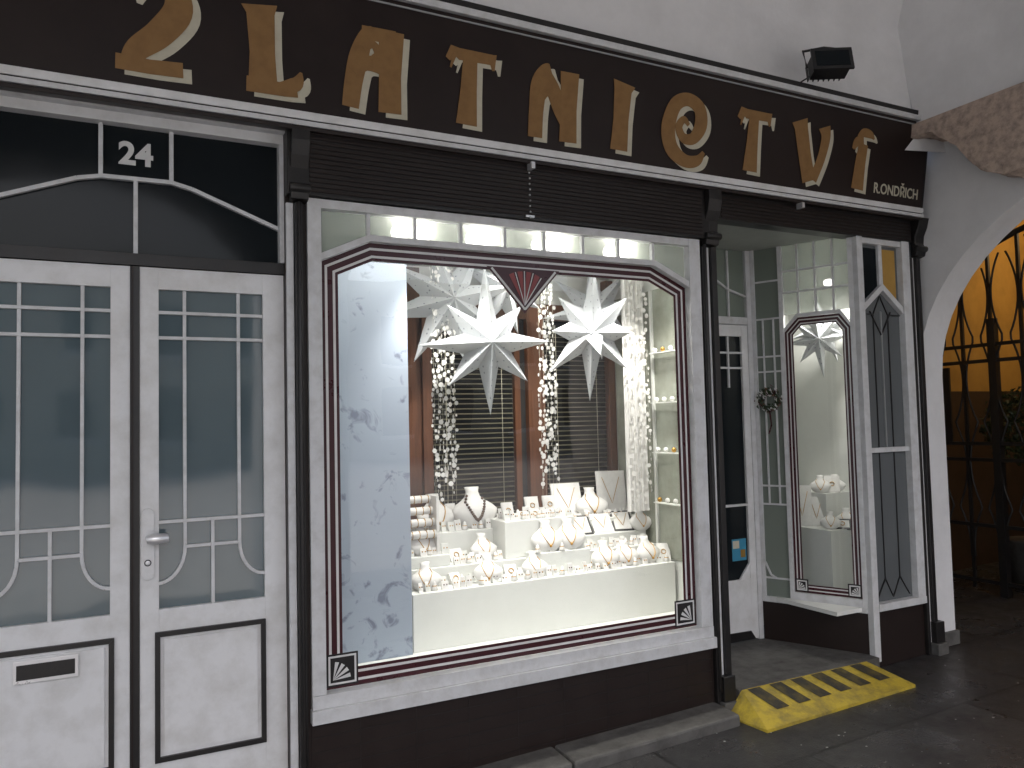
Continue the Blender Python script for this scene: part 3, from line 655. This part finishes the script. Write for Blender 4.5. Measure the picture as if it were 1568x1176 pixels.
F_.box(4.135,4.575,-.004,.10,-.05,.353,BROWN);F_.box(4.135,4.573,-.035,.018,.356,.40,WHITE2)
F_.box(4.135,4.50,-.02,.018,2.62,2.66,WHITE2)
F_.prism([(4.135,2.19),(4.3175,2.33),(4.3175,2.375),(4.135,2.235)],-.02,.017,WHITE2)
F_.prism([(4.50,2.19),(4.50,2.235),(4.3175,2.375),(4.3175,2.33)],-.02,.017,WHITE2)
F_.box(4.135,4.50,.012,.016,.40,2.62,GGLASS)
F_.prism([(4.16,2.255),(4.30,2.36),(4.30,2.60),(4.16,2.60)],.006,.0118,BGLASS);F_.prism([(4.335,2.36),(4.475,2.255),(4.475,2.60),(4.335,2.60)],.006,.0118,OCHRE)
F_.box(4.30,4.335,-.01,.0118,2.36,2.62,WHITE2)
F_.box(4.135,4.50,-.015,.0118,1.315,1.345,WHITE2)
for za,zb in ((.40,1.315),(1.345,2.33)):
    for x in (4.25,4.385): F_.bar((x,za+(.14 if za<1 else 0)),(x,zb-(.15 if zb>2 else 0)),.006,.006,.0118,IRON)
F_.bar((4.3175,1.345),(4.3175,2.2),.006,.004,.0118,GREYP)
for p,q in (((4.25,.54),(4.17,.42)),((4.385,.54),(4.47,.42)),((4.25,.54),(4.3175,.42)),((4.385,.54),(4.3175,.42)),((4.25,2.18),(4.3175,2.30)),((4.385,2.18),(4.3175,2.30)),((4.25,2.18),(4.14,2.18)),((4.385,2.18),(4.5,2.18)),((4.3175,2.05),(4.22,2.2)),((4.3175,2.05),(4.41,2.2))): F_.bar(p,q,.007,.005,.0118,IRON)
F_.done('leaded_side_panel',bevel=.002)
I2=MB()
I2.box(4.10,4.57,.02,.03,.38,2.66,BOXW)
I2.box(3.84,4.57,.031,1.0,.355,.379,BOXW)
I2.box(4.571,4.60,.03,1.0,.36,2.66,BOXW);I2.box(3.84,4.60,1.001,1.02,.05,2.66,BOXW)
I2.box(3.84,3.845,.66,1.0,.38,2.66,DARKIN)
I2.box(4.16,4.57,.33,.9,.38,.80,BOXW);I2.box(4.32,4.569,.50,.9,.8,1.02,BOXW)
I2.done('corner_showcase_shell',bevel=0)
for (x,y_,z,s) in ((4.24,.40,.801,.8),(4.38,.39,.801,.9),(4.36,.58,1.021,.85),(4.48,.56,1.021,.85),(4.50,.40,.801,.85)): bust((x,y_,z),s,-.8)
pad((4.20,.60,.801),.13,.28,-.8,14,None,'chain');pad((4.42,.53,1.021),.10,.12,-.8,20);pad((4.28,.55,.801),.11,.20,-.8,14,None,'chain')
pad((4.29,.345,.801),.11,.08,-.8,40,BLACK);pad((4.42,.345,.801),.10,.08,-.8,40,BLACK);pad((4.14,.37,.381),.10,.07,-.7,50)
star((4.20,.40,2.06),.24,[1,.8,.9,.8,1.1,.8,.9,.8],.34,.08,-.8,0,.1,True,False);star((4.38,.50,2.16),.26,[1,.8,.9,.8,1,.8,.9,.8],.34,.08,-.8,0,.3,True,False)
m=MB()
for i in range(90):
    t=random.random();p=SP@Vector((.25+.32*t,.05+random.random()*.10,.384));r=.012;a=random.random()*6
    m.add([(p.x+r*math.cos(a+q),p.y+r*math.sin(a+q),p.z+random.random()*.04) for q in (0,1.5,3,4.5)],[(0,1,2,3)],random.choice((PIN,CREAM)))
m.done('scattered_petals')
spot((4.28,.30,2.50),(4.40,.6,1.0),44,140)
lm=MB();lm.lathe((4.16,.26,2.42),[(.010,-.02),(.03,-.016),(.032,0),(.028,.014),(.012,.02)],BULB,10);lm.done('halogen_spotlight')

# ------------------------------------------------------------ ramp
m=MB()
xa,xb=2.90,4.02;za=.098
yt,yf=-.065,-.335
def rp(x,t): return (x,yt+(yf-yt)*t,za+(gz(x)+.016-za)*t)
top0,top1=xa+.09,xb-.06
def rs_(s_,t):
    l=top0+(xa-top0)*t;r=top1+(xb-top1)*t;return rp(l+(r-l)*s_,t)
NS,NT=24,6
vs=[rs_(i/NS,j/NT) for i in range(NS+1) for j in range(NT+1)]
m.add(vs,[(i*(NT+1)+j,i*(NT+1)+j+1,(i+1)*(NT+1)+j+1,(i+1)*(NT+1)+j) for i in range(NS) for j in range(NT)],YEL)
fl=rs_(0,1);fr=rs_(1,1);tl=rs_(0,0);tr=rs_(1,0)
el0=(xa-.02,yt,gz(xa)+.004);er0=(xb+.08,yt,gz(xb)+.004)
m.add([tl,fl,el0],[(0,2,1)],YEL);m.add([tr,fr,er0],[(0,1,2)],YEL)
m.add([fl,fr,(fr[0],fr[1],-.1),(fl[0],fl[1],-.1)],[(0,3,2,1)],YEL)
m.add([el0,fl,(fl[0],fl[1],-.1),(el0[0],el0[1],-.1)],[(0,1,2,3)],YEL)
n_=6
for i in range(n_):
    a0=top0+.03+(top1-top0-.03)*i/n_;w_=.088
    def q(x,t):
        p=rp(x,t);return (p[0],p[1],p[2]+.003)
    for j in range(6):
        t0,t1=.03+.62*j/6,.03+.62*(j+1)/6;s0,s1=j/6,(j+1)/6
        m.add([q(a0+.045*s0,t0),q(a0+w_+.045*s0,t0),q(a0+w_+.045*s1,t1),q(a0+.045*s1,t1)],[(0,3,2,1)],BLKR)
m.done('wedge_ramp',bevel=0)

# ------------------------------------------------------------ arcade vault, arch, outer piers
Vt=MB()
def vy(x,z):
    k=max(0,x-3.62+.12*(z-3.5))
    return .06-(.26-.17*min(1,(z-3.3)/1.1))*k
X_=[-6,-3,-1,0,1,2,3,3.3,3.5]+[3.5+.075*i for i in range(1,17)]+[4.74];Z_=[3.2+.07*i for i in range(13)]
ztop=Z_[-1];rows=[]
for x in X_:
    col=[(x,vy(x,z),z) for z in Z_]
    y0_=vy(x,ztop)
    for i in range(1,13):
        t=i/12*math.pi
        col.append((x,y0_-(y0_+4.4)*(1-math.cos(t))/2,ztop+.85*math.sin(t)))
    rows.append(col)
vs=[p for c_ in rows for p in c_];nr=len(rows[0]);fs=[]
for i in range(len(rows)-1):
    for j in range(nr-1): fs.append((i*nr+j,(i+1)*nr+j,(i+1)*nr+j+1,i*nr+j+1))
Vt.add(vs,fs,PLASTER,True)
Vt.done('vaulted_ceiling')
Ar=MB();xa,xb=4.70,4.93
def el(n_=28):
    return [(-1.5+1.53*math.cos(math.pi*i/n_),1.80+1.17*math.sin(math.pi*i/n_)) for i in range(n_+1)]
E=[(.03,-.1)]+el()+[(-3.03,-.1)]
for xx,flip in ((xa,0),(xb,1)):
    for i in range(len(E)-1):
        (ya,za_),(yb,zb_)=E[i],E[i+1]
        if abs(ya-yb)<1e-6: continue
        q=[(xx,ya,za_),(xx,yb,zb_),(xx,yb,5.4),(xx,ya,5.4)];Ar.add(q,[(0,1,2,3) if flip else (3,2,1,0)],PLASTER)
    Ar.add([(xx,.03,-.1),(xx,.03,5.4),(xx,.5,5.4),(xx,.5,-.1)],[(0,1,2,3)],PLASTER)
    Ar.add([(xx,-3.03,-.1),(xx,-3.03,5.4),(xx,-4.4,5.4),(xx,-4.4,-.1)],[(0,1,2,3)],PLASTER)
Ar.add([(xa,y_,z) for y_,z in E]+[(xb,y_,z) for y_,z in E],[(i,i+1,len(E)+i+1,len(E)+i) for i in range(len(E)-1)],PLASTER,True)
Ar.box(4.69,4.945,.012,.5,-.1,gz(4.8)+.09,STONE)
L2=[(-.17,3.36),(-.14,3.55),(-.10,3.78),(-.05,4.02),(.01,4.25),(.07,4.5),(.09,5.2)]
pts=[(4.50,a,b) for a,b in L2]+[(4.50,-3.4,5.2),(4.50,-3.4,3.36)]
p2=[(4.70,a,b) for a,b in L2]+[(4.70,-3.4,5.2),(4.70,-3.4,3.36)]
n_=len(pts);Ar.add(pts+p2,[tuple(range(n_)),tuple(range(2*n_-1,n_-1,-1))]+[(i,i+n_,(i+1)%n_+n_,(i+1)%n_) for i in range(n_)],PLASTER)
Ar.done('transverse_arch')
G_=MB();pr=[(-.06,3.36),(-.06,3.29),(-.30,3.27),(-.42,3.17),(-.52,3.03),(-.62,2.93),(-.74,2.88),(-.95,2.92),(-1.2,3.0),(-1.6,3.08),(-2.2,3.1),(-2.2,3.36)]
N_=10;vs=[];random.seed(3)
fine=[]
for i in range(len(pr)):
    a_=pr[i];b2=pr[(i+1)%len(pr)]
    for k in range(4): fine.append((a_[0]+(b2[0]-a_[0])*k/4,a_[1]+(b2[1]-a_[1])*k/4))
for j in range(N_+1):
    x=4.46+.30*j/N_
    for p in fine: vs.append((x+random.uniform(-.004,.004),p[0]+random.uniform(-.006,.006),p[1]-(0 if p[1]>3.34 else random.uniform(-.009,.009))))
nf=len(fine);fs=[(j*nf+i,j*nf+(i+1)%nf,(j+1)*nf+(i+1)%nf,(j+1)*nf+i) for j in range(N_) for i in range(nf)]+[tuple(range(nf))]
G_.add(vs,fs,GRANITE);G_.done('granite_springer')

O=MB()
for i in range(7):
    x=-11.9+i*4.4;sp=2.9;rr=1.8
    O.box(x,x+.8,-5.0,-4.4,-.4,sp,PLASTER)
    n_=16;c_=x+.8+rr
    for yy_ in (-4.4,-5.0):
        for k in range(n_):
            a0=math.pi*k/n_;a1=math.pi*(k+1)/n_
            O.add([(c_+rr*math.cos(a0),yy_,sp+1.1*math.sin(a0)),(c_+rr*math.cos(a1),yy_,sp+1.1*math.sin(a1)),(c_+rr*math.cos(a1),yy_,6),(c_+rr*math.cos(a0),yy_,6)],[(0,1,2,3)],PLASTER)
        O.add([(x,yy_,sp),(x+.8,yy_,sp),(x+.8,yy_,6),(x,yy_,6)],[(0,1,2,3)],PLASTER)
    O.add([(c_+rr*math.cos(math.pi*k/n_),yy_,sp+1.1*math.sin(math.pi*k/n_)) for yy_ in (-4.4,-5.0) for k in range(n_+1)],[(k,k+1,n_+2+k,n_+1+k) for k in range(n_)],PLASTER)
O.box(-12,19,-5.0,1.2,5.5,5.7,PLASTER)
O.done('arcade_wall')
Hs=MB();Hs.box(-40,50,-36,-30,-1,8,BUILD)
for i in range(28):
    for j in range(2):
        x=-39+i*3.1;Hs.box(x,x+1.2,-30,-29.95,1.2+j*3.2,3.2+j*3.2,WIND);Hs.box(x-.1,x+1.3,-30,-29.9,1.05+j*3.2,1.19+j*3.2,PLASTER)
Hs.done('street_house')

Pb=MB()
Pb.box(4.93,12,1.35,1.5,1.75,4.2,OCHRE);Pb.box(4.93,12,1.34,1.5,-.2,1.75,BRNWALL);Pb.box(4.93,5.0,.5,1.33,-.2,4.2,PLASTER)  # passage walls are dark brown in the lower part, ochre above
Pb.box(8.4,8.6,-4.6,1.33,1.75,5,OCHRE);Pb.box(8.38,8.6,-4.6,1.33,-.2,1.75,BRNWALL);Pb.box(4.94,12,-4.4,1.33,4.0,4.1,PLASTER)
Pb.box(6.4,8.37,-1.9,-1.8,-.2,3.9,BRNWALL)
Pb.done('passage_wall')
Gt=MB();gx=6.3;base=gz(gx)+.04
def ga(y_): return 1.9+1.15*math.sqrt(max(0,1-((y_+.35)/1.65)**2))
for y_ in [1.25-.24*i for i in range(13)]:
    top=ga(y_);Gt.box(gx-.012,gx+.012,y_-.012,y_+.012,base,top,IRON)
    if y_>-1.6:
        for s_ in (-1,1):
            pts=[(gx,y_-.12+s_*(.02+.085*abs(math.sin((z_-.1)*4.6))**.8),z_) for z_ in [base+.25+.05*k for k in range(int((ga(y_-.12)-base-.25)/.05))]]
            if len(pts)>2: Gt.tube(pts,.009,IRON,6)
for z_ in (base+.05,.62,1.15,1.28,1.95,2.08): Gt.box(gx-.015,gx+.015,-1.7,1.3,z_,z_+.028,IRON)
Gt.tube([(gx,-.35+1.65*math.cos(i*math.pi/24),1.9+1.15*math.sin(i*math.pi/24)) for i in range(25)],.025,IRON,8)
for y_ in (1.3,.52,-1.0): Gt.box(gx-.03,gx+.03,y_-.03,y_+.03,base-.05,2.3 if y_<1 else 2,IRON)
Gt.box(gx-.01,gx+.01,.90,1.28,1.30,1.93,IRON)
Gt.done('wrought_iron_gate')
m=MB();random.seed(5);bc=Vector((6.85,.62,1.42))
m.lathe((bc.x,bc.y,gz(7.3)),[(.16,0),(.2,.35),(.21,.36),(.17,.37)],STONE,16);m.tube([(bc.x,bc.y,.35),(bc.x+.01,bc.y,.75),(bc.x,bc.y,1.2)],.02,WOOD,8)
for i in range(2600):
    v=Vector((random.gauss(0,1),random.gauss(0,1),random.gauss(0,1))).normalized()*(.30*random.uniform(.70,1.1))
    c=bc+Vector((v.x,v.y,v.z));e=.028;a=[Vector((random.uniform(-e,e),random.uniform(-e,e),random.uniform(-e,e))) for _ in range(3)]
    m.add([c+a[0],c+a[1],c+a[2]],[(0,1,2)],GREEN)
m.done('clipped_bush')
pl=bpy.data.lights.new('passage_lamp','POINT');pl.energy=32;pl.color=(1,.72,.38);pl.shadow_soft_size=.1
po=bpy.data.objects.new('passage_lamp',pl);po.location=(7.8,.1,3.3);sc.collection.objects.link(po)

m=MB()
m.box(-.10,.10,-.05,.05,-.055,.055,IRON)
for i in range(7): m.box(-.105+.03*i,-.10+.03*i,.05,.075,-.05,.05,IRON)
m.box(-.115,.115,-.065,-.05,-.07,.07,IRON);m.box(-.095,.095,-.068,-.0655,-.05,.05,BGLASS)
m.tube([(-.125,0,-.01),(-.125,.02,.12),(0,.03,.15),(.125,.02,.12),(.125,0,-.01)],.008,IRON,8)
m.tube([(0,.03,.15),(-.02,.16,.12)],.012,IRON,8);m.tube([(-.05,.05,0),(-.18,.12,-.05),(-.34,.2,.02)],.005,IRON,6)
m.done('floodlight',Matrix.Translation((3.66,-.24,3.56))@Matrix.Rotation(-.5,4,'Z')@Matrix.Rotation(-.25,4,'X'),bevel=.004)

# ------------------------------------------------------------ sky / sun
w=bpy.data.worlds.new("World");sc.world=w;w.use_nodes=True;nt=w.node_tree
bg=nt.nodes['Background'];sk=nt.nodes.new('ShaderNodeTexSky');sk.sky_type='NISHITA';sk.sun_disc=False
sk.sun_elevation=math.radians(52);sk.sun_rotation=math.radians(200);sk.dust_density=5;sk.air_density=1.0
nt.links.new(sk.outputs[0],bg.inputs[0]);bg.inputs[1].default_value=.42
sl=bpy.data.lights.new('overcast_sun','SUN');sl.energy=3.2;sl.angle=math.radians(12);sl.color=(1,.98,.95)
so=bpy.data.objects.new('overcast_sun',sl);sc.collection.objects.link(so)
az=math.radians(200);el_=math.radians(52)
dirv=Vector((math.sin(az)*math.cos(el_),math.cos(az)*math.cos(el_),math.sin(el_)))
so.rotation_euler=dirv.to_track_quat('Z','Y').to_euler();so.location=(0,-10,10)

# ------------------------------------------------------------ camera
th,ph,ro=map(math.radians,(26.918,2.872,1.367))
F=Vector((math.sin(th)*math.cos(ph),math.cos(th)*math.cos(ph),math.sin(ph)));R0=Vector((math.cos(th),-math.sin(th),0));U0=R0.cross(F)
Rv=R0*math.cos(ro)-U0*math.sin(ro);Uv=U0*math.cos(ro)+R0*math.sin(ro)
cd=bpy.data.cameras.new('camera');cd.sensor_width=36;cd.lens=36*1200.184/1568;cd.clip_start=.05;cd.clip_end=500
co=bpy.data.objects.new('camera',cd);sc.collection.objects.link(co)
co.matrix_world=Matrix(((Rv.x,Uv.x,-F.x,0),(Rv.y,Uv.y,-F.y,-3.33),(Rv.z,Uv.z,-F.z,1.55),(0,0,0,1)))
sc.camera=co
